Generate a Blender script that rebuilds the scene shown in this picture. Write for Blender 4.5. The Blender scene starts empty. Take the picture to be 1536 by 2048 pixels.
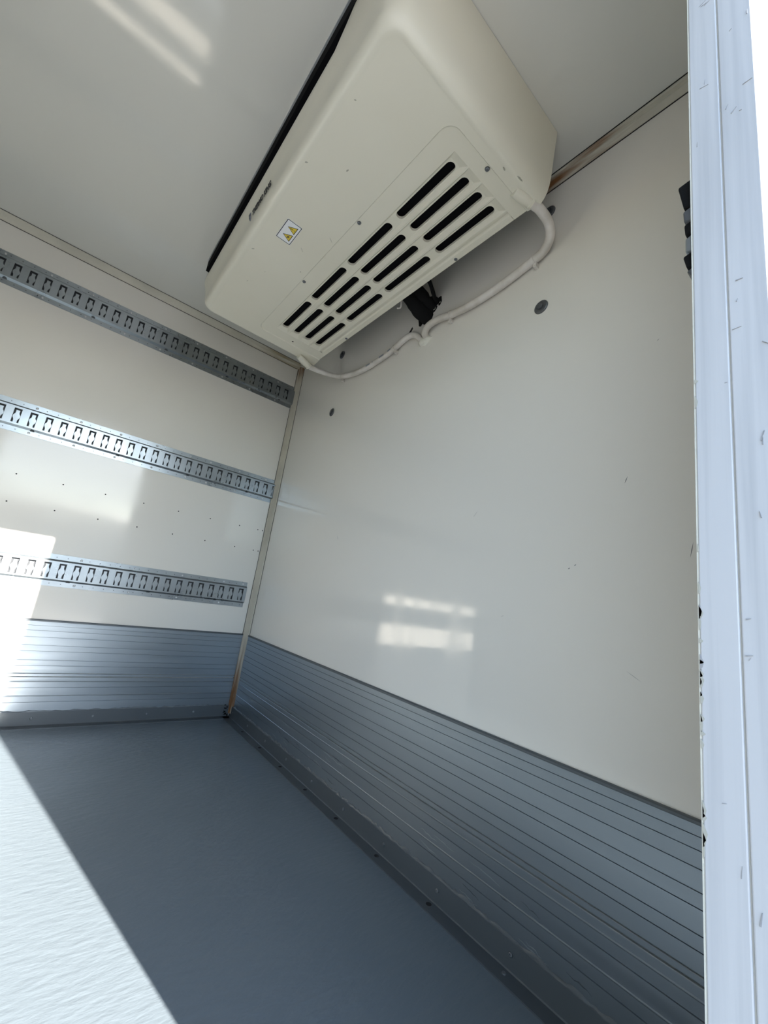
import bpy, bmesh, math, random
from mathutils import Matrix, Vector
random.seed(7)
sc = bpy.context.scene
COL = sc.collection

# ------------------------------------------------------------------ camera
cam_d = bpy.data.cameras.new('camera')
cam = bpy.data.objects.new('camera', cam_d); COL.objects.link(cam)
cam_d.sensor_fit = 'VERTICAL'; cam_d.sensor_height = 36.0
cam_d.lens = 826.418 / 2048 * 36.0
cam_d.clip_start = 0.01
cam.matrix_world = (Matrix.Translation((2.27341, -0.93110, 0.68897))
                    @ Matrix.Rotation(0.91560035, 4, 'Z')
                    @ Matrix.Rotation(1.78526458, 4, 'X')
                    @ Matrix.Rotation(0.14733394, 4, 'Z'))
sc.camera = cam

# ------------------------------------------------------------------ sky, sun, exposure
SUN_AZ = math.atan2(0.225, 1.0)          # towards the sun, measured from +x
SUN_EL = math.radians(25.9)
w = bpy.data.worlds.new('sky'); sc.world = w; w.use_nodes = True
wn = w.node_tree.nodes; wl = w.node_tree.links
sky = wn.new('ShaderNodeTexSky'); sky.sky_type = 'NISHITA'
sky.sun_disc = False; sky.sun_elevation = SUN_EL; sky.sun_rotation = math.pi / 2 - SUN_AZ
sky.air_density = 1.0; sky.dust_density = 0.35; sky.ozone_density = 1.0
wl.new(sky.outputs['Color'], wn['Background'].inputs['Color'])
wn['Background'].inputs['Strength'].default_value = 0.54
sun_d = bpy.data.lights.new('sun', 'SUN'); sun = bpy.data.objects.new('sun', sun_d); COL.objects.link(sun)
sun_d.energy = 23.0; sun_d.angle = math.radians(0.53); sun_d.color = (1.0, 0.95, 0.885)
d = Vector((math.cos(SUN_AZ) * math.cos(SUN_EL), math.sin(SUN_AZ) * math.cos(SUN_EL), math.sin(SUN_EL)))
sun.rotation_euler = d.to_track_quat('Z', 'Y').to_euler()
sun.location = (8, 2, 6)
vs = sc.view_settings
vs.view_transform = 'Standard'; vs.look = 'None'; vs.gamma = 1.0; vs.use_curve_mapping = False
vs.exposure = 0.70
sc.cycles.use_denoising = True
sc.cycles.max_bounces = 16; sc.cycles.diffuse_bounces = 10; sc.cycles.glossy_bounces = 6

# ------------------------------------------------------------------ helpers
def finish(o, angle=35):
    me = o.data
    for p_ in me.polygons: p_.use_smooth = True
    me.set_sharp_from_angle(angle=math.radians(angle))
    return o
def mesh_obj(name, verts, faces, mat, parent=None, smooth=None, fix=True):
    me = bpy.data.meshes.new(name); me.from_pydata([tuple(v) for v in verts], [], faces)
    if fix:
        bm = bmesh.new(); bm.from_mesh(me); bmesh.ops.recalc_face_normals(bm, faces=bm.faces); bm.to_mesh(me); bm.free()
    me.materials.append(mat)
    o = bpy.data.objects.new(name, me); COL.objects.link(o)
    if parent is not None: o.parent = parent
    if smooth: finish(o, smooth)
    return o
def copy_part(src, parent, loc=None, rot=None):
    o = src.copy(); COL.objects.link(o); o.parent = parent
    if loc is not None: o.location = loc
    if rot is not None: o.rotation_euler = rot
    return o
def empty(name, loc=(0, 0, 0)):
    o = bpy.data.objects.new(name, None); COL.objects.link(o); o.location = loc; o.empty_display_size = 0.05
    return o
def tag(o, label=None, cat=None, group=None, kind=None):
    if label: o['label'] = label
    if cat: o['category'] = cat
    if group: o['group'] = group
    if kind: o['kind'] = kind
    return o
class MB:
    def __init__(s): s.v = []; s.f = []
    def add(s, verts, faces):
        b = len(s.v); s.v += [tuple(v) for v in verts]; s.f += [tuple(b + i for i in f) for f in faces]; return s
    def box(s, x0, x1, y0, y1, z0, z1):
        vs_ = [(x, y, z) for x in (x0, x1) for y in (y0, y1) for z in (z0, z1)]
        return s.add(vs_, [(0, 1, 3, 2), (4, 6, 7, 5), (0, 4, 5, 1), (2, 3, 7, 6), (0, 2, 6, 4), (1, 5, 7, 3)])
    def loft(s, loops, closed=False):
        n = len(loops[0]); vs_ = [p for l in loops for p in l]; fs = []
        for i in range(len(loops) - 1):
            for j in range(n if closed else n - 1):
                k = (j + 1) % n
                fs.append((i * n + j, i * n + k, (i + 1) * n + k, (i + 1) * n + j))
        return s.add(vs_, fs)
    def prism(s, poly, fn0, fn1):
        n = len(poly); a = [fn0(*p) for p in poly]; b = [fn1(*p) for p in poly]
        return s.add(a + b, [tuple(range(n)), tuple(range(2 * n - 1, n - 1, -1))] + [(j, (j + 1) % n, n + (j + 1) % n, n + j) for j in range(n)])
    def build(s, name, mat, parent=None, smooth=None, fix=True): return mesh_obj(name, s.v, s.f, mat, parent, smooth, fix)
def bevel(o, wd=0.002, seg=2):
    m = o.modifiers.new('bevel', 'BEVEL'); m.width = wd; m.segments = seg; m.limit_method = 'ANGLE'; m.angle_limit = math.radians(40)
    return o
def catmull(pts, n=8):
    P = [Vector(p) for p in pts]; P = [2 * P[0] - P[1]] + P + [2 * P[-1] - P[-2]]; out = []
    for i in range(1, len(P) - 2):
        for k in range(n):
            t = k / n; a, b, c, e = P[i - 1:i + 3]
            out.append(0.5 * ((2 * b) + (c - a) * t + (2 * a - 5 * b + 4 * c - e) * t * t + (3 * b - a - 3 * c + e) * t ** 3))
    out.append(P[-2]); return out
def tube(mb, path, r, seg=14, cap=True):
    loops = []; up = Vector((0, 0, 1)); prev = None
    for i, p_ in enumerate(path):
        t = (path[min(i + 1, len(path) - 1)] - path[max(i - 1, 0)]).normalized()
        if prev is None:
            n = t.cross(up) if abs(t.dot(up)) < .95 else t.cross(Vector((1, 0, 0)))
        else: n = prev - t * prev.dot(t)
        n.normalize(); prev = n; b = t.cross(n)
        rr = r[i] if isinstance(r, (list, tuple)) else r
        loops.append([p_ + (n * math.cos(a) + b * math.sin(a)) * rr for a in [2 * math.pi * j / seg for j in range(seg)]])
    base = len(mb.v); mb.loft(loops, True)
    if cap:
        L = len(loops)
        mb.f.append(tuple(base + j for j in range(seg))[::-1]); mb.f.append(tuple(base + (L - 1) * seg + j for j in range(seg)))
    return mb

# ------------------------------------------------------------------ materials
def mat(name, col, rough=0.5, metal=0.0, col2=None, cscale=4.0, cpos=(0.4, 0.65), rough2=None, rscale=(3, 3, 3), bump=0.0, bscale=200.0, bstretch=(1, 1, 1), spec=0.5, coat=0.0, bdist=0.001, cstretch=(1, 1, 1)):
    m = bpy.data.materials.new(name); m.use_nodes = True
    nt = m.node_tree; N = nt.nodes; Lk = nt.links; b = N['Principled BSDF']
    b.inputs['Base Color'].default_value = (*col, 1); b.inputs['Roughness'].default_value = rough
    b.inputs['Metallic'].default_value = metal; b.inputs['Specular IOR Level'].default_value = spec
    b.inputs['Coat Weight'].default_value = coat; b.inputs['Coat Roughness'].default_value = 0.06
    tc = N.new('ShaderNodeTexCoord')
    if col2:
        n = N.new('ShaderNodeTexNoise'); n.inputs['Scale'].default_value = cscale; n.inputs['Detail'].default_value = 6
        mpc = N.new('ShaderNodeMapping'); mpc.inputs['Scale'].default_value = cstretch
        Lk.new(tc.outputs['Object'], mpc.inputs['Vector']); Lk.new(mpc.outputs['Vector'], n.inputs['Vector'])
        r = N.new('ShaderNodeValToRGB'); r.color_ramp.elements[0].position = cpos[0]; r.color_ramp.elements[1].position = cpos[1]
        r.color_ramp.elements[0].color = (*col, 1); r.color_ramp.elements[1].color = (*col2, 1)
        Lk.new(n.outputs['Fac'], r.inputs['Fac']); Lk.new(r.outputs['Color'], b.inputs['Base Color'])
    if rough2 is not None:
        mp = N.new('ShaderNodeMapping'); mp.inputs['Scale'].default_value = rscale
        Lk.new(tc.outputs['Object'], mp.inputs['Vector'])
        n = N.new('ShaderNodeTexNoise'); n.inputs['Scale'].default_value = 1.0; n.inputs['Detail'].default_value = 7
        Lk.new(mp.outputs['Vector'], n.inputs['Vector'])
        mr = N.new('ShaderNodeMapRange'); mr.inputs['From Min'].default_value = .38; mr.inputs['From Max'].default_value = .66
        mr.inputs['To Min'].default_value = rough; mr.inputs['To Max'].default_value = rough2
        Lk.new(n.outputs['Fac'], mr.inputs['Value']); Lk.new(mr.outputs['Result'], b.inputs['Roughness'])
    if bump:
        mp = N.new('ShaderNodeMapping'); mp.inputs['Scale'].default_value = bstretch
        Lk.new(tc.outputs['Object'], mp.inputs['Vector'])
        n = N.new('ShaderNodeTexNoise'); n.inputs['Scale'].default_value = bscale; n.inputs['Detail'].default_value = 4
        Lk.new(mp.outputs['Vector'], n.inputs['Vector'])
        bp = N.new('ShaderNodeBump'); bp.inputs['Strength'].default_value = bump; bp.inputs['Distance'].default_value = bdist
        Lk.new(n.outputs['Fac'], bp.inputs['Height']); Lk.new(bp.outputs['Normal'], b.inputs['Normal'])
    return m
def rust_mat(name, col, axis, lo, hi, lo2=None, hi2=None, rc=(.19, .085, .03)):
    """stained trim: rust-brown streaks over a stretch of the strip (a mark with a shape of its own)"""
    m = mat(name, col, 0.5, 0.0, col2=tuple(c * .86 for c in col), cscale=9, bump=.35, bscale=60, bstretch=(1, 1, .3) if axis == 2 else (.3, 1, 1))
    N = m.node_tree.nodes; Lk = m.node_tree.links; b = N['Principled BSDF']
    base = b.inputs['Base Color'].links[0].from_socket
    tc = N.new('ShaderNodeTexCoord'); sep = N.new('ShaderNodeSeparateXYZ'); Lk.new(tc.outputs['Object'], sep.inputs[0])
    def band(a, c):
        r = N.new('ShaderNodeMapRange'); r.interpolation_type = 'SMOOTHSTEP'
        r.inputs['From Min'].default_value = a; r.inputs['From Max'].default_value = c
        Lk.new(sep.outputs[axis], r.inputs['Value']); return r.outputs['Result']
    mask = band(lo, hi)
    if lo2 is not None:
        mm = N.new('ShaderNodeMath'); mm.operation = 'MAXIMUM' if axis == 2 else 'MULTIPLY'
        Lk.new(mask, mm.inputs[0]); Lk.new(band(lo2, hi2), mm.inputs[1]); mask = mm.outputs[0]
    mp = N.new('ShaderNodeMapping'); mp.inputs['Scale'].default_value = ((5, 60, 60), (60, 5, 60), (60, 60, 5))[axis]
    Lk.new(tc.outputs['Object'], mp.inputs['Vector'])
    n = N.new('ShaderNodeTexNoise'); n.inputs['Scale'].default_value = 1; n.inputs['Detail'].default_value = 5; Lk.new(mp.outputs['Vector'], n.inputs['Vector'])
    r = N.new('ShaderNodeMapRange'); r.inputs['From Min'].default_value = .35; r.inputs['From Max'].default_value = .6; Lk.new(n.outputs['Fac'], r.inputs['Value'])
    mu = N.new('ShaderNodeMath'); mu.operation = 'MULTIPLY'; Lk.new(mask, mu.inputs[0]); Lk.new(r.outputs['Result'], mu.inputs[1])
    mx = N.new('ShaderNodeMix'); mx.data_type = 'RGBA'; Lk.new(mu.outputs[0], mx.inputs['Factor']); Lk.new(base, mx.inputs[6])
    mx.inputs[7].default_value = (*rc, 1); Lk.new(mx.outputs[2], b.inputs['Base Color'])
    return m
M = {}
GRP = (.69, .66, .60)
M['wall_left'] = mat('grp_side_wall', GRP, .05, rough2=.16, rscale=(4, 2.5, 9), bump=.05, bscale=90)
M['wall_front'] = mat('grp_front_wall', GRP, .035, rough2=.16, rscale=(16, 4, 3), bump=.05, bscale=90)
M['ceiling'] = mat('grp_ceiling', (.62, .612, .56), .04, rough2=.10, rscale=(3, 5, 3), bump=.06, bscale=70)
M['shell'] = mat('white_shell', (.75, .75, .74), .35)
M['floor'] = mat('grey_floor_coating', (.122, .146, .163), .30, rough2=.42, rscale=(3, 3, 3), bump=.55, bscale=70, bstretch=(1, .35, 1), bdist=.003)
M['alu'] = mat('extruded_aluminium', (.29, .325, .355), .32, .88, rough2=.40, rscale=(1.2, 1.2, 60), bump=.05, bscale=40, bstretch=(.15, .15, 12))
M['angle'] = mat('floor_angle_steel', (.10, .112, .12), .38, .4, rough2=.5, rscale=(6, 6, 6), bump=.1, bscale=120)
M['zinc'] = mat('galvanised_rail', (.34, .372, .395), .27, .9, col2=(.30, .33, .352), cscale=14, rough2=.32, rscale=(9, 9, 9))
M['slot_shade'] = mat('slot_shade_dark', (.035, .038, .042), .6, .3)  # near-black colour for the shade inside the rails
M['screw'] = mat('screw_steel', (.55, .56, .57), .3, .9)
M['screw_dull'] = mat('dull_screw', (.20, .21, .22), .4, .7)
M['bolt'] = mat('grey_bolt_cap', (.11, .115, .12), .45, .5)
M['hole'] = mat('drilled_hole', (.012, .011, .01), .9)
M['abs'] = mat('cream_unit_plastic', (.72, .69, .58), .34, col2=(.69, .655, .54), cscale=2.2, bump=.05, bscale=260)
M['black'] = mat('black_liner', (.004, .004, .005), .9, spec=.1)
M['rubber'] = mat('black_foam', (.007, .007, .007), .9, spec=.15, bump=.5, bscale=70, bdist=.004)
M['scuff'] = mat('grey_scuff', (.34, .33, .27), .6)
M['hose'] = mat('white_hose', (.64, .60, .55), .38, col2=(.5, .46, .4), cscale=16)
M['sealant'] = mat('sealant', (.66, .64, .56), .5, bump=.5, bscale=120, bdist=.003)
M['sticker'] = mat('sticker_white', (.78, .79, .80), .3)
M['ink'] = mat('print_black', (.012, .012, .013), .5)
M['ink_grey'] = mat('print_grey', (.22, .24, .27), .5)
M['yellow'] = mat('print_yellow', (.72, .55, .06), .4)
M['frame'] = mat('door_frame_white', (.515, .515, .525), .36, col2=(.415, .42, .435), cscale=3.0, cpos=(.45, .72), cstretch=(26, 1, .7), bump=.06, bscale=160, bstretch=(1, 1, .2))
M['frame_scuff'] = mat('frame_scuff', (.31, .31, .32), .6)
M['scratch_l'] = mat('bright_scratch', (.42, .45, .47), .35, .8)
M['chip'] = mat('paint_chip', (.40, .39, .34), .7)
M['ground'] = mat('yard_asphalt', (.20, .195, .19), .8, col2=(.15, .147, .14), cscale=1.2, bump=.3, bscale=60)
M['cladding'] = mat('sky_block_cladding', (.34, .36, .38), .6)
M['roof'] = mat('sky_block_roof_sheet', (.22, .22, .23), .6)
M['trim_corner'] = rust_mat('corner_strip', (.55, .51, .42), 2, .46, .16, 1.90, 2.03)
M['trim_ceil_l'] = rust_mat('ceiling_strip_side', (.55, .52, .43), 1, -.60, .0, rc=(.27, .21, .11))
M['trim_ceil_f'] = rust_mat('ceiling_strip_front', (.54, .51, .42), 0, 1.98, 1.80, 1.1, 1.5)

# ------------------------------------------------------------------ structure
W0, W1, H, L = 2.148, 2.211, 2.05, 4.2      # inner width, outer width, height, length
YJ, YK, ZH = -0.4373, -1.44, 1.85           # side door opening
T = .06
floor = tag(MB().box(-T, W1, -L, T, -.12, 0).build('floor', M['floor']), kind='structure')
ceiling = tag(MB().box(-T, W1, -L, T, H, H + .07).build('ceiling', M['ceiling']), kind='structure')
wall_left = tag(MB().box(-T, 0, -L, 0, 0, H).build('wall_left', M['wall_left']), kind='structure')
wall_front = tag(MB().box(-T, W0, 0, T, 0, H).build('wall_front', M['wall_front']), kind='structure')
wall_right = tag(MB().box(W0, W1, YJ + .003, T, 0, H).box(W0, W1, -L, YK - .003, 0, H).box(W0, W1, YK - .003, YJ + .003, ZH + .003, H).build('wall_right', M['wall_left']), kind='structure')
wall_rear = tag(MB().box(-T, W1, -L - T, -L, -.12, H + .07).build('wall_rear', M['shell']), kind='structure')
ground = tag(MB().box(-60, 60, -60, 60, -1.15, -1.05).build('ground', M['ground']), kind='structure')

# shed across the yard, added out of view to block the low sky
sky_block_shed = empty('sky_block_shed', (22, 0, -1.05)); tag(sky_block_shed, kind='structure')
MB().box(0, 9, -26, 26, 0, 3.7).build('sky_block_walls', M['cladding'], sky_block_shed)
MB().prism([(-.3, 3.7), (9.3, 3.7), (4.5, 4.4)], lambda a, b: (a, -26.3, b), lambda a, b: (a, 26.3, b)).build('sky_block_roof', M['roof'], sky_block_shed)
for k in range(-5, 6): MB().box(-.06, .05, 4.6 * k - 1.6, 4.6 * k + 1.6, 0, 3.0).build('sky_block_door', M['shell'], sky_block_shed)

# side-door frame: lining strips with the groove between them
door = tag(empty('door_1', (W0, YJ, 0)), kind='structure')
for x0, x1 in ((2.1480, 2.1776), (2.1788, 2.2110)):
    dz = .0004 if x0 == 2.1788 else 0
    for (ya, yb) in ((YJ + dz, YJ + .0029), (YK - .0029, YK - dz)):
        o = MB().box(x0 - W0, x1 - W0, ya - YJ, yb - YJ, 0, ZH).build('jamb_strip', M['frame'], door); bevel(o, .0012)
    o = MB().box(x0 - W0, x1 - W0, YK - YJ, 0, ZH - .0, ZH + .0029).build('header_strip', M['frame'], door); bevel(o, .0012)
o = MB().box(-.0015, .0, 0.0008, .012, 0, ZH).build('edge_seal', M['sealant'], door)
for v in range(34):                                   # small scuffs and chips on the front jamb
    z = random.uniform(.25, 1.6); x = random.choice([random.uniform(.003, .028), random.uniform(.034, .06), random.uniform(.034, .06)])
    ln = random.uniform(.002, .011); a = random.uniform(-1.2, 1.2) if random.random() < .6 else random.uniform(1.2, 1.9); wd = random.uniform(.0002, .0006)
    if x - ln < 0.002: a = 1.5
    c, s_ = math.cos(a) * ln / 2, math.sin(a) * ln / 2; nx, nz = -math.sin(a) * wd, math.cos(a) * wd
    P = [(x - c - nx, z - s_ - nz), (x + c - nx * .3, z + s_ - nz * .3), (x + c + nx * .3, z + s_ + nz * .3), (x - c + nx, z - s_ + nz)]
    MB().prism(P, lambda q, r: (q, -.0004, r), lambda q, r: (q, .001, r)).build('scuff_mark', M['frame_scuff'], door)

for k in range(26):                                   # flaked paint along the inner edge of the jamb
    z = random.choice([random.uniform(.50, .72), random.uniform(.42, 1.0)]); hh = random.uniform(.003, .016); dx = random.uniform(.0006, .0032)
    P = [(-.0003, z), (dx * .6, z + hh * .15), (dx, z + hh * .5), (dx * .4, z + hh * .8), (-.0003, z + hh)]
    MB().prism(P, lambda q, r: (q, -.0003, r), lambda q, r: (q, .001, r)).build('paint_chip', M['frame_scuff' if k % 9 == 0 else 'chip'], door)

# corner and ceiling strips
def strip(name, m, poly, fn0, fn1):
    return tag(MB().prism(poly, fn0, fn1).build(name, m, smooth=25), kind='structure')
cs = [(0, 0), (0, -.019), (.0035, -.0195), (.006, -.0165), (.013, -.0150), (.017, -.0175), (.022, -.0155), (.042, -.0065), (.046, -.0065), (.050, -.003), (.050, 0)]
strip('trim_1', M['trim_corner'], cs, lambda a, b: (a, b, .02), lambda a, b: (a, b, H - .004))
ct = [(0, 0), (0, -.026), (.003, -.0265), (.005, -.0225), (.016, -.0135), (.029, -.005), (.033, -.0035), (.034, 0)]
strip('trim_2', M['trim_ceil_l'], ct, lambda a, b: (a, -L, H + b), lambda a, b: (a, 0, H + b))
cf = [(0, 0), (0, -.030), (.003, -.0305), (.005, -.0255), (.012, -.0150), (.016, -.0145), (.0185, -.005), (.022, -.004), (.023, 0)]
strip('trim_3', M['trim_ceil_f'], cf, lambda a, b: (0, -a, H + b), lambda a, b: (W0, -a, H + b))

def seam(parent_name, poly, fn0, fn1):
    return MB().prism(poly, fn0, fn1).build('seam_line', M['hole'], bpy.data.objects[parent_name])
sq = lambda a, b, r=.0011: [(a - r, b - r), (a + r, b - r), (a + r, b + r), (a - r, b + r)]
seam('trim_1', sq(.0004, -.0202), lambda a, b: (a, b, .06), lambda a, b: (a, b, H - .03)); seam('trim_1', sq(.0508, -.0004), lambda a, b: (a, b, .06), lambda a, b: (a, b, H - .03))
seam('trim_2', sq(.0004, -.0272), lambda a, b: (a, -L, H + b), lambda a, b: (a, -.03, H + b)); seam('trim_2', sq(.0350, -.0004), lambda a, b: (a, -L, H + b), lambda a, b: (a, -.03, H + b))
seam('trim_3', sq(.0004, -.0312), lambda a, b: (.05, -a, H + b), lambda a, b: (W0, -a, H + b)); seam('trim_3', sq(.0238, -.0004), lambda a, b: (.05, -a, H + b), lambda a, b: (W0, -a, H + b))

# aluminium kick planks (grooved profile, swept along the wall)
def plank_profile(z0, z1, grooves, ridges, t=.006):
    pts = [(0, z0), (t - .0012, z0), (t, z0 + .0012)]
    ev = sorted([(g, 'g') for g in grooves] + [(r, 'r') for r in ridges])
    for z, k in ev:
        if k == 'g': pts += [(t, z - .0014), (t - .0022, z - .0007), (t - .0022, z + .0007), (t, z + .0014)]
        else: pts += [(t, z - .0022), (t + .0012, z - .0006), (t + .0012, z + .0006), (t, z + .0022)]
    return pts + [(t, z1 - .0012), (t - .0012, z1), (0, z1)]
PL = [plank_profile(.2045, .411, (.394, .374, .348, .3155, .2925, .257, .235), ()),
      plank_profile(.1915, .2025, (), (), .0048),
      plank_profile(.0, .1895, (.149, .093), (.172, .116))]
dl = tag(empty('trim_4'), kind='structure'); df = tag(empty('trim_5'), kind='structure')
for pr in PL:
    MB().prism(pr, lambda a, z: (a, -L, z), lambda a, z: (a, -.019, z)).build('plank', M['alu'], dl, smooth=20)
    MB().prism(pr, lambda a, z: (.049, -a, z), lambda a, z: (W0, -a, z)).build('plank', M['alu'], df, smooth=20)
tp = [(.0, .411), (.008, .411), (.008, .4155), (.0055, .418), (0, .418)]
MB().prism(tp, lambda a, z: (a, -L, z), lambda a, z: (a, -.019, z)).build('top_bead', M['angle'], dl)
MB().prism(tp, lambda a, z: (.049, -a, z), lambda a, z: (W0, -a, z)).build('top_bead', M['angle'], df)

for k in range(26):                                   # scratches along the lower front plank
    if k < 14: x, z = random.uniform(.50, 1.0), random.uniform(.075, .155)
    else: x, z = random.uniform(1.35, 1.85), random.uniform(.065, .14)
    ln = random.uniform(.02, .09); n_ = 6; up = []; dn = []
    for i in range(n_ + 1):
        t = i / n_; zz = z + random.uniform(-.002, .002) - .006 * t; wd = .0009 * math.sin(math.pi * t) * random.uniform(.4, 1.3) + .0001
        up.append((x + ln * t, zz + wd)); dn.append((x + ln * t, zz - wd))
    MB().prism(up + dn[::-1], lambda a, b: (a, -.00625, b), lambda a, b: (a, -.0055, b)).build('scratch_mark', M['scratch_l' if k % 3 else 'angle'], df)

# floor angles with screws, drilled holes and ragged sealant on their upper edges
scr_mb = MB()
prof = [(0.0, .0052), (.0, .0046), (.0018, .0044), (.0026, .0026), (.0022, .0012), (.0010, .0011), (.0009, .0)]
def disc(mb, rz, seg=12):
    """surface of revolution about +x : list of (height, radius)"""
    loops = [[(h_, r_ * math.cos(2 * math.pi * j / seg), r_ * math.sin(2 * math.pi * j / seg)) for j in range(seg)] for h_, r_ in rz]
    return mb.loft(loops, True)
disc(scr_mb, prof)
SCREW = mesh_obj('screw', scr_mb.v, scr_mb.f, M['screw'], smooth=30)
SCREW_MESH = SCREW.data; bpy.data.objects.remove(SCREW)
SCREW_DULL = SCREW_MESH.copy(); SCREW_DULL.materials[0] = M['screw_dull']
def put(mesh, name, parent, loc, rot=(0, 0, 0), sc_=1.0):
    o = bpy.data.objects.new(name, mesh); COL.objects.link(o); o.parent = parent; o.location = loc; o.rotation_euler = rot; o.scale = (sc_,) * 3
    return o
RF = (0, 0, -math.pi / 2)      # +x -> -y (off the front wall)
ap = [(0, 0), (.046, 0), (.046, .003), (.0115, .003), (.0095, .005), (.0095, .0545), (.007, .056), (0, .056)]
al = tag(empty('trim_6'), kind='structure'); af = tag(empty('trim_7'), kind='structure')
MB().prism(ap, lambda a, z: (a, -L, z), lambda a, z: (a, -.012, z)).build('angle_bar', M['angle'], al, smooth=20)
MB().prism(ap, lambda a, z: (.012, -a, z), lambda a, z: (W0, -a, z)).build('angle_bar', M['angle'], af, smooth=20)
for k in range(18): put(SCREW_DULL, 'screw', al, (.0095, -.19 - .2113 * k, .030))
for k in range(10): put(SCREW_DULL, 'screw', af, (.05 + .0 + .2065 * k + .010, -.0095, .032), RF)
hm = MB(); disc(hm, [(0, .0001), (.0004, .0066), (0, .0072)], 12)
HOLE = mesh_obj('drill_hole', hm.v, hm.f, M['hole']); HOLE_MESH = HOLE.data; bpy.data.objects.remove(HOLE)
for x in (.255, .462, .668, .874, 1.08, 1.291, 1.496): put(HOLE_MESH, 'drill_hole', af, (x, -.0245, .003), (0, -math.pi / 2, 0))
put(SCREW_DULL, 'screw', af, (1.709, -.0245, .003), (0, -math.pi / 2, 0))
def ragged(name, parent, fn, a0, a1, n, m, wid, out):
    mb = MB(); loops = []
    for i in range(n + 1):
        t = a0 + (a1 - a0) * i / n
        r1 = wid * random.uniform(.25, 1.5); r2 = out * random.uniform(.3, 1.4); dz = random.uniform(-.0012, .0012)
        loops.append([fn(t, 0, .0 + dz), fn(t, r2, -.001 + dz), fn(t, r2 * .8, r1 * .6 + dz), fn(t, .0, r1 + dz)])
    mb.loft(loops, False); return mb.build(name, m, parent, smooth=60)
ragged('sealant_bead', af, lambda t, a, z: (t, -.0062 - a, .0555 + z), .06, W0, 240, M['angle'], .006, .0035)
ragged('sealant_bead', al, lambda t, a, z: (.0062 + a, t, .0555 + z), -2.6, -.05, 200, M['angle'], .004, .0025)
# crushed clump of sealant and screws in the corner
mb = MB()
for k in range(9):
    c = Vector((.016 + random.uniform(-.004, .02), -.02 - random.uniform(-.004, .02), .008 + random.uniform(0, .06))); r = random.uniform(.004, .009)
    u = [c + Vector((random.uniform(-1, 1), random.uniform(-1, 1), random.uniform(-1, 1))).normalized() * r for _ in range(6)]
    mb.add(u, [(0, 1, 2), (0, 2, 3), (0, 3, 4), (0, 4, 1), (5, 2, 1), (5, 3, 2), (5, 4, 3), (5, 1, 4)])
mb.build('sealant_clump', M['rubber'], af)

# drilled holes in the side wall, marks on the front wall
hs = bpy.data.meshes.new_from_object(put(HOLE_MESH, 'tmp', None, (0, 0, 0))); bpy.data.objects.remove(bpy.data.objects['tmp'])
for k, y in enumerate([-.031, -.059] + [-.166 - .1585 * i for i in range(12)]):
    for z in (.9885, .8705): put(HOLE_MESH, 'screw_hole', wall_left, (.0002, y + (.0005 if z > .9 else -.0005), z), sc_=.42)
for (x, z, a, ln, wd) in ((1.909, 1.027, 1.2, .016, .0016), (2.027, .87, 1.4, .03, .0014), (1.804, .836, .6, .006, .002), (1.79, .828, .6, .006, .002), (.764, .932, 2.0, .02, .0008), (1.62, .70, .3, .01, .0006), (1.93, .62, -.5, .03, .0006), (1.5, .98, .9, .02, .0005), (1.97, 1.35, .8, .006, .001)):
    c, s_ = math.cos(a) * ln / 2, math.sin(a) * ln / 2; nx, nz = -math.sin(a) * wd / 2, math.cos(a) * wd / 2
    P = [(x - c, z - s_), (x - nx, z - nz), (x + c, z + s_), (x + nx, z + nz)]
    MB().prism(P, lambda q, r: (q, -.0003, r), lambda q, r: (q, .001, r)).build('scuff_mark', M['bolt'], wall_front)
bm_ = MB(); disc(bm_, [(0, .0215), (.0025, .0212), (.0045, .0185), (.0045, .0125), (.0030, .0115), (.0030, .0085), (.0085, .0080), (.0095, .006), (.0095, .0001)], 24)
BOLT = mesh_obj('bolt_cap', bm_.v, bm_.f, M['bolt'], smooth=30); BOLT_MESH = BOLT.data; bpy.data.objects.remove(BOLT)
for x, z in ((.507, 1.594), (1.668, 1.597), (.505, 1.926), (1.671, 1.936)): put(BOLT_MESH, 'bolt_cap', wall_front, (x, 0, z), RF)

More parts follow.
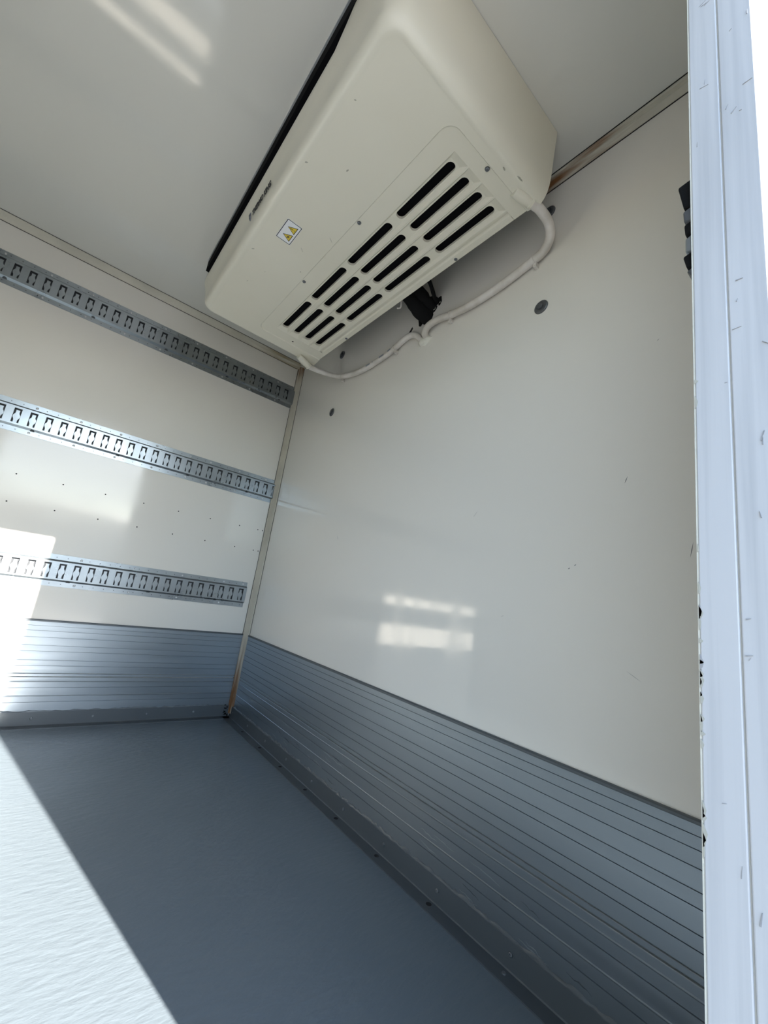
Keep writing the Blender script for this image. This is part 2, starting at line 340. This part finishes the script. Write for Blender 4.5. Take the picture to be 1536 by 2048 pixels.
# ------------------------------------------------------------------ cargo track rails on the side wall
def tongue_mesh():
    w2, hh = .0098, .030
    prof_ = [(-.0312, .0062), (-.019, .0062), (-.0125, .0088), (-.008, .0112), (-.003, .0118), (.003, .0105), (.0085, .0068), (.013, .0058), (.0235, .0060)]
    P = [(-w_, z) for z, w_ in prof_] + [(w_, z) for z, w_ in reversed(prof_)]
    mb = MB().prism(P, lambda q, r: (.0035, q, r), lambda q, r: (.0075, q, r))
    o = mb.build('slot_tongue', M['zinc']); me = o.data; bpy.data.objects.remove(o); return me
TONGUE = tongue_mesh()
def rail(name_label, zt, zb, slot_z, y_end, first, y_far, scr_top, scr_bot, dimple0):
    r = empty('cargo_track_rail', (0, y_end, (zt + zb) / 2)); zc = (zt + zb) / 2; ox, oy, oz = 0, y_end, zc
    tag(r, name_label, 'track rail', 'perforated rails on the left wall')
    X = .013; fl = .022; st = .0075; tk = .0022
    mb = MB()
    sec = [(0, zt), (tk, zt), (tk, zt - fl), (X, zt - fl - st)]
    sec2 = [(X, zb + fl + st), (tk, zb + fl), (tk, zb), (0, zb)]
    for s_ in (sec, sec2):
        mb.loft([[(a, -oy + y_far, z - oz) for a, z in s_], [(a, 0, z - oz) for a, z in s_]])
    for yy in (0, y_far - oy):
        full = sec + sec2
        mb.add([(a, yy, z - oz) for a, z in full], [(0, 1, 2, 5 + 0, 6, 7), (2, 3, 4, 5)])
    s1 = slot_z + .0305; s0 = slot_z - .0315; hw = .0128
    ys = []; y = first
    while y + hw < y_end - .0: y += .0526
    while y + hw > y_end - .002: y -= .0526
    while y - hw > y_far + .02: ys.append(y); y -= .0526
    wz1, wz0 = zt - fl - st, zb + fl + st
    def q(ya, yb, za, zb_, xa=X): mb.add([(xa, ya - oy, za - oz), (xa, yb - oy, za - oz), (xa, yb - oy, zb_ - oz), (xa, ya - oy, zb_ - oz)], [(0, 1, 2, 3)])
    q(y_far, y_end, s1, wz1); q(y_far, y_end, wz0, s0)
    edges = [y_end] + [e for yy in ys for e in (yy + hw, yy - hw)] + [y_far]
    for i in range(0, len(edges), 2): q(edges[i + 1], edges[i], s0, s1)
    for yy in ys:                                     # slot walls
        a = [(yy - hw, s0), (yy + hw, s0), (yy + hw, s1), (yy - hw, s1)]
        mb.loft([[(X, p_[0] - oy, p_[1] - oz) for p_ in a], [(X - .0035, p_[0] - oy, p_[1] - oz) for p_ in a]], True)
    mb.build('rail_body', M['zinc'], r, smooth=30, fix=True)
    MB().box(.0006, .003, y_far - oy + .001, -.001, zb + .026 - oz, zt - .026 - oz).build('slot_shade_strip', M['slot_shade'], r)  # added dark sheet paints the shade seen through the slots
    for yy in ys: put(TONGUE, 'slot_tongue', r, (0, yy - oy, slot_z - oz))
    for z, yl in ((zt - .0125, scr_top), (zb + .0115, scr_bot)):
        for yy in yl: put(SCREW_MESH, 'screw', r, (tk, yy - oy, z - oz), sc_=.95)
    hb = MB(); y = first + .0263                      # empty holes along both flanges
    y = y_end - .02
    while y > y_far + .02:
        for z, yl in ((zt - .0125, scr_top), (zb + .0115, scr_bot)):
            if all(abs(y - u) > .012 for u in yl):
                k = [(tk + .0003, y - oy + .0021 * math.cos(j * math.pi / 4), z - oz + .0021 * math.sin(j * math.pi / 4)) for j in range(8)]
                hb.add(k, [tuple(range(8))])
        y -= .0526 * .75
    tag(hb.build('flange_holes', M['bolt'], r), kind='stuff')
    y = dimple0
    while y > y_far + .05:                            # drain dimples pressed in the lower bend
        if y < y_end - .02:
            o = MB(); L_ = []
            for i in range(7):
                a = math.pi * i / 6; L_.append([(tk + .0004 + .0085 * math.sin(a) * u, y - oy - .0075 * math.cos(a), zb + fl - oz - .002 + .004 * u) for u in (0, .5, 1)])
            o.loft(L_).build('dimple', M['bolt'], r)
        y -= .3145
    return r
rail('uppermost perforated steel track rail, under the ceiling strip on the left wall', 1.8995, 1.757, 1.8295, -.003, -1.3315, -2.6,
     [-.598 - .1567 * i for i in range(-3, 13)], [-.597 - .1577 * i for i in range(-3, 13)], -.1)
rail('middle perforated steel track rail, between two others on the left wall', 1.2935, 1.157, 1.2250, -.003, -1.1760, -2.6,
     [-.074, -.231, -.389, -.492] + [-.651 - .157 * i for i in range(12)], [-.074, -.231, -.389] + [-.494 - .157 * i for i in range(13)], -.17)
rail('lowest perforated steel track rail, nearest the aluminium kick planks, ending short of the corner', .690, .5555, .6225, -.053, -.9250, -2.6,
     [-.076] + [-.182 - .2105 * i for i in range(11)], [-.185 - .2095 * i for i in range(11)], -.21)

# ------------------------------------------------------------------ ceiling cooling unit
UX, UY, UZ = 1.083, -.126, 2.05
unit = empty('cooling_unit', (UX, UY, UZ))
tag(unit, 'cream ceiling-mounted cooling unit with a slotted underside grille by the front wall', 'cooling unit')
def loc(p_): return (p_[0] - UX, p_[1] - UY, p_[2] - UZ)
def U(xl, xr, yr, yf, r, ns=6, na=9, nr=30):
    out = []; w_ = []
    for i in range(ns): t = i / ns; out.append((xl, yf + (yr + r - yf) * t)); w_.append(0)
    for i in range(na + 1): a = math.pi + (math.pi / 2) * i / na; out.append((xl + r + r * math.cos(a), yr + r + r * math.sin(a))); w_.append(i / na)
    for i in range(1, nr): t = i / nr; out.append((xl + r + (xr - xl - 2 * r) * t, yr)); w_.append(1)
    for i in range(na + 1): a = 1.5 * math.pi + (math.pi / 2) * i / na; out.append((xr - r + r * math.cos(a), yr + r + r * math.sin(a))); w_.append(1 - i / na)
    for i in range(1, ns + 1): t = i / ns; out.append((xr, yr + r + (yf - yr - r) * t)); w_.append(0)
    return out, w_
x0, x1 = .408, 1.758
LO = [(0, -.700, 2.0485, 1.950, .070), (.003, -.7045, 2.01, 1.938, .070), (.006, -.7035, 1.96, 1.920, .068), (.009, -.694, 1.905, 1.896, .062),
      (.013, -.6870, 1.872, 1.871, .056), (.019, -.6855, 1.850, 1.850, .050), (.027, -.683, 1.837, 1.836, .046), (.035, -.6755, 1.8282, 1.828, .042), (.042, -.666, 1.825, 1.825, .038), (.050, -.657, 1.8272, 1.8272, .034), (.054, -.652, 1.8276, 1.8276, .032)]
def open_(p_):                     # the outlet slot closes towards the right end
    t = max(0, min(1, (p_[0] - 1.525) / .085)); return 1 - t * t * (3 - 2 * t)
loops = []
for so, yr, zs, zr, r in LO:
    P, Wt = U(x0 + so, x1 - so, yr, -.121, r)
    loops.append([loc((p_[0], p_[1], zs + (zr - zs) * min(1, wt * 1.15) * open_(p_))) for p_, wt in zip(P, Wt)])
for ins, z in ((0, 1.8276), (.0008, 1.8290), (.0030, 1.8312)):
    P, Wt = U(.511 + ins, 1.683 - ins, -.452 + ins, -.126, .035)
    loops.append([loc((p_[0], p_[1], z)) for p_ in P])
cover = MB().loft(loops).build('cover', M['abs'], unit, smooth=42)
# grille panel: recessed channels with rounded slots
GX0, GX1 = .572, 1.640; ROWS = (-.3635, -.3065, -.2495, -.1925); COLS = ((.594, .832), (.860, 1.093), (1.120, 1.353), (1.386, 1.614))
PZ, CZ = 1.8312, 1.8405
gm = MB()
P, _ = U(.514, 1.680, -.449, -.126, .033); Q, _ = U(GX0, GX1, ROWS[0] - .0285, -.126, .0005)
gm.loft([[loc((a, b, PZ)) for a, b in P], [loc((a, b, PZ)) for a, b in Q]])
hb_, fb_ = .0262, .0185
def quad(pts): gm.add([loc(p_) for p_ in pts], [tuple(range(len(pts)))])
for i, yc in enumerate(ROWS):
    ya = ROWS[0] - .0285 if i == 0 else (ROWS[i - 1] + yc) / 2
    quad([(GX0, ya, PZ), (GX1, ya, PZ), (GX1, yc - hb_, PZ), (GX0, yc - hb_, PZ)])
    yb = -.164 if i == 3 else (ROWS[i + 1] + yc) / 2
    quad([(GX0, yc + hb_, PZ), (GX1, yc + hb_, PZ), (GX1, yb, PZ), (GX0, yb, PZ)])
    a0, a1 = GX0 + .022, GX1 - .022
    a0 = COLS[0][0] - .006; a1 = COLS[-1][1] + .004
    o_ = [(GX0, yc - hb_, PZ), (GX1, yc - hb_, PZ), (GX1, yc + hb_, PZ), (GX0, yc + hb_, PZ)]
    i_ = [(a0, yc - fb_, CZ), (a1, yc - fb_, CZ), (a1, yc + fb_, CZ), (a0, yc + fb_, CZ)]
    gm.loft([[loc(p_) for p_ in o_], [loc(p_) for p_ in i_]], True)
    bounds = [a0] + [(COLS[k][1] + COLS[k + 1][0]) / 2 for k in range(3)] + [a1]
    for k, (sx0, sx1) in enumerate(COLS):
        r = .0142; bx0, bx1 = bounds[k], bounds[k + 1]; slot = []; rect = []
        for j in range(9):
            a = -math.pi / 2 + math.pi * j / 8; slot.append((sx1 - r + r * math.cos(a), yc + r * math.sin(a)))
        for j in range(9):
            a = math.pi / 2 + math.pi * j / 8; slot.append((sx0 + r + r * math.cos(a), yc + r * math.sin(a)))
        for j, (px, py) in enumerate(slot):
            if j in (0, 17): e = (px, yc - fb_)
            elif j in (8, 9): e = (px, yc + fb_)
            elif j < 9: e = (bx1, yc + max(-fb_, min(fb_, (py - yc) / r * fb_ * 1.0)))
            else: e = (bx0, yc + max(-fb_, min(fb_, (py - yc) / r * fb_)))
            if j in (1, 7): e = (bx1, yc + (-fb_ if j == 1 else fb_))
            if j in (10, 16): e = (bx0, yc + (fb_ if j == 10 else -fb_))
            rect.append(e)
        gm.loft([[loc((a, b, CZ)) for a, b in rect], [loc((a, b, CZ)) for a, b in slot],
                 [loc((a, b, CZ + .001)) for a, b in [(yx[0] + (0), yx[1]) for yx in slot]], [loc((a, b, CZ + .009)) for a, b in slot]], True)
fs = [(-.164, PZ), (-.158, PZ + .001), (-.153, PZ + .0045), (-.1495, PZ + .0045), (-.146, PZ), (-.140, PZ - .0012), (-.127, PZ - .0012), (-.126, PZ + .001), (-.126, PZ + .012)]
gm.loft([[loc((GX0, a, b)) for a, b in fs], [loc((GX1, a, b)) for a, b in fs]])
for xa, xb in ((.514, GX0), (GX1, 1.680)):
    gm.add([loc(p_) for p_ in [(xa, -.126, PZ), (xb, -.126, PZ), (xb, -.126, PZ + .012), (xa, -.126, PZ + .012)]], [(0, 1, 2, 3)])
gm.build('grille_panel', M['abs'], unit, smooth=32)
RD = (0, math.pi / 2, 0)       # +x -> -z (downwards)
for x, y in ((1.29, -.4405), (.928, -.4405), (1.672, -.297), (1.422, -.1345), (.767, -.1345)):
    put(SCREW_DULL, 'grille_screw', unit, loc((x, y, PZ)), RD, 1.35)
put(HOLE_MESH, 'grille_hole', unit, loc((.537, -.290, PZ - .0002)), RD, .65)
put(HOLE_MESH, 'cover_hole', unit, loc((.470, -.20, 1.8250)), RD, 1.0)
MB().box(.45 - UX, 1.72 - UX, -.655 - UY, -.15 - UY, 1.862 - UZ, 2.046 - UZ).build('coil_housing', M['black'], unit)
o = MB().box(.45 - UX, 1.72 - UX, -.7105 - UY, -.7065 - UY, 2.0440 - UZ, 2.0495 - UZ).build('mounting_flange', M['screw'], unit)
MB().box(.440 - UX, 1.60 - UX, -.7062 - UY, -.64 - UY, 2.0 - UZ, 2.0490 - UZ).build('outlet_duct', M['black'], unit)
for xe in (.425, 1.738):
    MB().box(xe - .002 - UX, xe + .002 - UX, -.62 - UY, -.13 - UY, 1.90 - UZ, 2.046 - UZ).build('hanger_bracket', M['zinc'], unit)
# drain outlets at the two front corners
for (a, b) in (((1.688, -.20, 1.832), (1.7035, -.138, 1.831)), ((.470, -.22, 1.818), (.455, -.150, 1.800))):
    a, b = Vector(a), Vector(b); mb = MB()
    tube(mb, [Vector(loc(a + (b - a) * t)) for t in (0, .25, .7, .71, .9, .91, 1)], [.0145, .0165, .0165, .0150, .0150, .0165, .0165]); mb.build('drain_outlet', M['abs'], unit, smooth=40)

for (x, y, ln, wd, a) in ((1.335, -.655, .012, .005, .9), (1.40, -.560, .010, .005, .2), (.760, -.600, .009, .0016, .4), (.93, -.645, .012, .003, .8), (.965, -.475, .006, .004, .3), (1.17, -.470, .022, .0012, 2.2), (1.06, -.52, .02, .001, 2.3), (1.55, -.64, .006, .003, 1.), (.86, -.57, .006, .0015, .2), (1.72, -.22, .022, .004, 1.5), (1.705, -.27, .012, .004, 1.7)):
    c, s_ = math.cos(a) * ln / 2, math.sin(a) * ln / 2; nx, ny = -math.sin(a) * wd / 2, math.cos(a) * wd / 2
    P = [(x - c, y - s_), (x - c * .3 - nx, y - s_ * .3 - ny), (x + c * .6 - nx * .6, y + s_ * .6 - ny * .6), (x + c, y + s_), (x + c * .4 + nx * .8, y + s_ * .4 + ny * .8), (x - c * .5 + nx * .7, y - s_ * .5 + ny * .7)]
    MB().prism(P, lambda u, v_: loc((u, v_, 1.8272 if u < 1.70 else 1.8255)), lambda u, v_: loc((u, v_, 1.832))).build('scuff_mark', M['scuff'], unit)

# warning sticker (faces down, its top towards the rear of the unit)
stk = empty('warning_sticker'); stk.parent = unit; stk.location = loc((1.0905, -.585, 1.8276)); stk['label'] = 'white warning sticker with two yellow triangles'
def rrect(wd, ht, r, n=4):
    out = []
    for cx, cy, a0 in ((wd - r, ht - r, 0), (-wd + r, ht - r, 90), (-wd + r, -ht + r, 180), (wd - r, -ht + r, 270)):
        for i in range(n + 1): a = math.radians(a0 + 90 * i / n); out.append((cx + r * math.cos(a), cy + r * math.sin(a)))
    return out
def decal(name, poly, m, layer, parent=stk, inner=None):
    za, zb_ = -.0003 - layer * .00025, .0002
    mb = MB()
    if inner is None: mb.prism(poly, lambda a, b: (a, b, za), lambda a, b: (a, b, zb_))
    else: mb.loft([[(a, b, za) for a, b in poly], [(a, b, za) for a, b in inner]], True)
    return mb.build(name, m, parent)
decal('sticker_sheet', rrect(.0470, .0265, .004), M['sticker'], 0)
decal('sticker_border', rrect(.0458, .0253, .0035), M['ink'], 1, inner=rrect(.0436, .0231, .0025))
def tri(cx, cy, s_): return [(cx, cy - s_ * 1.02), (cx + s_, cy + s_ * .78), (cx - s_, cy + s_ * .78)]
for cx in (.0185, -.0185):
    decal('warning_triangle', tri(cx, .004, .0165), M['ink'], 1)
    decal('triangle_field', tri(cx, .0045, .0132), M['yellow'], 2)
cx = .0185
decal('exclamation_bar', [(cx - .0012, -.004), (cx + .0012, -.004), (cx + .0007, .0075), (cx - .0007, .0075)], M['ink'], 3)
decal('exclamation_dot', [(cx + .0013 * math.cos(j * .785), .0108 + .0013 * math.sin(j * .785)) for j in range(8)], M['ink'], 3)
cx = -.0185
for k in range(4):
    a = k * math.pi / 2 + .4; c, s_ = math.cos(a), math.sin(a)
    bl = [(.0006, -.0006), (.003, -.0022), (.0058, -.0016), (.0062, .0004), (.003, .0012), (.0006, .0008)]
    decal('fan_blade_symbol', [(cx + u * c - v_ * s_, .006 + u * s_ + v_ * c) for u, v_ in bl], M['ink'], 3)

# lettering and emblem on the rear face
def text_mesh(body, size, shear, bold):
    cu = bpy.data.curves.new('t', 'FONT'); cu.body = body; cu.size = size; cu.shear = shear; cu.offset = bold; cu.extrude = .0006; cu.resolution_u = 3
    o = bpy.data.objects.new('t', cu); COL.objects.link(o); bpy.context.view_layer.update()
    me = bpy.data.meshes.new_from_object(o.evaluated_get(bpy.context.evaluated_depsgraph_get()))
    bpy.data.objects.remove(o); return me
def face_rot(): # text plane: x along +x, y up along the face, normal towards the rear (-y)
    up = Vector((0, -.694 + .6870, 1.896 - 1.871)).normalized(); xx = Vector((1, 0, 0)); nn = xx.cross(up)
    return Matrix((xx, up, nn)).transposed()
fr = face_rot()
tm = text_mesh('THERMO KING', .0215, .25, .0005); tm.materials.append(M['ink'])
wd = max(v.co.x for v in tm.vertices) - min(v.co.x for v in tm.vertices); sx = .148 / wd
for v in tm.vertices: v.co.x *= sx
t_o = bpy.data.objects.new('lettering', tm); COL.objects.link(t_o); t_o.parent = unit
t_o.matrix_local = Matrix.Translation(loc((1.012, -.6895, 1.868))) @ fr.to_4x4(); t_o['label'] = 'small black printed lettering'
em = MB(); sh = [(0, .021), (.0075, .021), (.015, .021), (.015, .008), (.0125, .002), (.0075, -.004), (.0025, .002), (0, .008)]
em.prism(sh, lambda a, b: (a, b, .0005), lambda a, b: (a, b, -.001))
eo = em.build('emblem', M['ink_grey'], unit); eo.matrix_local = Matrix.Translation(loc((.986, -.6893, 1.866))) @ fr.to_4x4()
em = MB()
for pl in ([(.002, .018), (.006, .018), (.0045, .009), (.003, .011)], [(.0085, .018), (.013, .018), (.012, .010), (.0095, .012)], [(.0055, .007), (.0095, .007), (.0075, .0)]):
    em.prism(pl, lambda a, b: (a, b, .0010), lambda a, b: (a, b, .0004))
e2 = em.build('emblem_mark', M['ink'], eo)

# ------------------------------------------------------------------ drain hoses on the front wall
def hose(label, pts, clips, marks, r=.0135):
    path = catmull(pts, 8); o = empty('drain_hose', pts[-1]); off = Vector(pts[-1]); tag(o, label, 'hose', 'white drain hoses on the front wall')
    lp = [p_ - off for p_ in path]; mb = MB(); tube(mb, lp, r, 16); mb.build('hose_tube', M['hose'], o, smooth=50)
    for (cx_,) in clips:
        i = min(range(1, len(path) - 1), key=lambda k: abs(path[k].x - cx_) + (1 if path[k].y < -.05 else 0))
        t = (path[i + 1] - path[i - 1]).normalized(); c = lp[i]; mb = MB()
        tube(mb, [c - t * .003, c - t * .0028, c + t * .0028, c + t * .003], [r, r + .0016, r + .0016, r], 16, False)
        side = t.cross(Vector((0, 1, 0))).normalized(); side = -side if side.z > 0 else side
        s0 = c + side * (r + .006); yw = -off.y
        mb.box(s0.x - .005, s0.x + .005, min(yw, c.y), yw, s0.z - .007, s0.z + .007)
        mb.build('clip', M['hose'], o, smooth=40)
    for xa, xb in marks:
        ids = [i for i in range(len(path)) if xa <= path[i].x <= xb and path[i].y > -.04]
        if len(ids) < 2:
            i = min(range(len(path)), key=lambda k: abs(path[k].x - (xa + xb) / 2)); ids = [i]
        a, b = path[ids[0]] - off, path[ids[-1]] - off
        t = (path[min(ids[-1] + 1, len(path) - 1)] - path[max(ids[0] - 1, 0)]).normalized()
        mid = (a + b) / 2; L_ = []
        n = t.cross(Vector((0, 1, 0))).normalized(); f_ = n.cross(t).normalized(); f_ = -f_ if f_.y > 0 else f_
        for q in (-.5, .5):
            L_.append([mid + t * (xb - xa) * q + (f_ * math.cos(an) + n * math.sin(an)) * (r + .0004) for an in (-.35, -.12, .12, .35)])
        MB().loft(L_).build('printed_mark', M['ink_grey'], o)
    return o
hose('white drain hose curving from the right end of the cooling unit along the front wall',
     [(1.7035, -.138, 1.831), (1.7065, -.124, 1.8305), (1.711, -.105, 1.828), (1.711, -.06, 1.820), (1.703, -.035, 1.797), (1.678, -.02, 1.778), (1.641, -.016, 1.769), (1.576, -.016, 1.755), (1.502, -.016, 1.743), (1.397, -.016, 1.739), (1.315, -.016, 1.747), (1.243, -.018, 1.760), (1.196, -.022, 1.752), (1.176, -.018, 1.733), (1.168, .004, 1.722)],
     [(1.641,), (1.308,)], [])
hose('white drain hose curving from the corner end of the cooling unit along the front wall',
     [(.455, -.149, 1.799), (.460, -.122, 1.7985), (.470, -.09, 1.797), (.507, -.045, 1.785), (.58, -.018, 1.764), (.738, -.016, 1.732), (.907, -.016, 1.735), (.99, -.016, 1.748), (1.036, -.016, 1.761), (1.078, -.016, 1.765), (1.114, -.016, 1.753), (1.132, -.012, 1.738), (1.137, .004, 1.728)],
     [(.99,), (.585,)], [(.893, .925), (.80, .83), (.845, .85), (.955, .975)], .0125)
# lumps of sealant where the hoses enter the wall
mb = MB(); n = 14; L_ = []
for i, (rr, yy) in enumerate(((.034, .001), (.030, -.006), (.020, -.011), (.004, -.013))):
    L_.append([(rr * (1.25 if math.cos(2 * math.pi * j / n) > 0 else .8) * math.cos(2 * math.pi * j / n) * random.uniform(.8, 1.15), yy, rr * .62 * math.sin(2 * math.pi * j / n) * random.uniform(.8, 1.2)) for j in range(n)])
mb.loft(L_, True); mb.f.append(tuple(range(3 * n, 4 * n)))
o = mb.build('sealant_lump', M['sealant'], wall_front, smooth=60); o.location = (1.156, 0, 1.714)

# black insulated pipes going from the wall into the unit
pb = empty('pipe_bundle', (1.16, 0, 1.83)); tag(pb, 'torn black insulated pipes between the front wall and the cooling unit', 'pipe bundle')
def pp(pts, r, name, m):
    mb = MB(); pth = [Vector(p_) - Vector((1.16, 0, 1.83)) for p_ in catmull(pts, 5)]
    rr = [r * random.uniform(.86, 1.12) for _ in pth]; tube(mb, pth, rr, 12); mb.build(name, m, pb, smooth=60)
pp([(1.165, .02, 1.815), (1.150, -.03, 1.835), (1.135, -.09, 1.875), (1.13, -.155, 1.93)], .030, 'insulated_pipe', M['rubber'])
pp([(1.19, .02, 1.845), (1.178, -.025, 1.862), (1.16, -.08, 1.90), (1.15, -.155, 1.95)], .026, 'insulated_pipe', M['rubber'])
pp([(1.215, .01, 1.866), (1.207, -.012, 1.877), (1.19, -.03, 1.875), (1.165, -.05, 1.87)], .007, 'cable', M['rubber'])
pp([(1.10, -.12, 1.90), (1.098, -.10, 1.872), (1.082, -.085, 1.858), (1.065, -.09, 1.86)], .0035, 'cable', M['hose'])
pp([(1.085, -.14, 1.905), (1.092, -.115, 1.88), (1.085, -.10, 1.866)], .003, 'cable', M['hose'])
pp([(1.235, -.155, 1.93), (1.228, -.08, 1.905), (1.21, -.02, 1.87), (1.20, .01, 1.86)], .008, 'cable', M['rubber'])
mb = MB(); pts_ = [(1.115 + .115 * (j / 13), 1.800 + .055 * (j / 13) + random.uniform(-.008, .008)) for j in range(14)]
top_ = [(1.225 - .13 * (j / 7), 1.885 + random.uniform(-.005, .005)) for j in range(8)]
P = [(x - 1.16, z - 1.83) for x, z in pts_ + top_]
MB().prism(P, lambda a, b: (a, -.004, b), lambda a, b: (a, .002, b)).build('torn_insulation', M['rubber'], pb)
for k in range(9):
    x = 1.14 + .011 * k; z = 1.803 + .006 * k; rr = random.uniform(.004, .008)
    mb = MB(); u = [Vector((x - 1.16, -.004, z - 1.83)) + Vector((random.uniform(-1, 1), random.uniform(-1, .2), random.uniform(-1, 1))).normalized() * rr for _ in range(6)]
    mb.add(u, [(0, 1, 2), (0, 2, 3), (0, 3, 4), (0, 4, 1), (5, 2, 1), (5, 3, 2), (5, 4, 3), (5, 1, 4)]); mb.build('sealant_crumb', M['sealant'], pb)
MB().prism([(1.050, 1.802), (1.068, 1.822), (1.074, 1.812), (1.064, 1.797)], lambda a, b: (a, -.0006, b), lambda a, b: (a, .001, b)).build('cut_notch', M['hole'], wall_front)

# ------------------------------------------------------------------ door catch just inside the front jamb
dc = empty('door_catch', (W0, -.40, 1.20)); tag(dc, 'black rubber door catch with grey plates on the inner edge of the white door frame', 'door catch')
def seg_(name, m, za, zb_, t0, t1):
    P = [(0, za), (-t0, za + .004), (-t1, zb_ - .004), (0, zb_)]
    o = MB().prism(P, lambda a, z: (a, -.028, z - 1.20), lambda a, z: (a, .03, z - 1.20)).build(name, m, dc); bevel(o, .002); return o
seg_('rubber_block', M['rubber'], 1.217, 1.262, .011, .017); seg_('grey_plate', M['bolt'], 1.196, 1.220, .011, .012)
seg_('rubber_block', M['rubber'], 1.176, 1.199, .010, .011); seg_('grey_plate', M['zinc'], 1.150, 1.178, .010, .010)
seg_('rubber_block', M['rubber'], 1.128, 1.153, .009, .0125); seg_('grey_plate', M['bolt'], 1.112, 1.130, .003, .009)
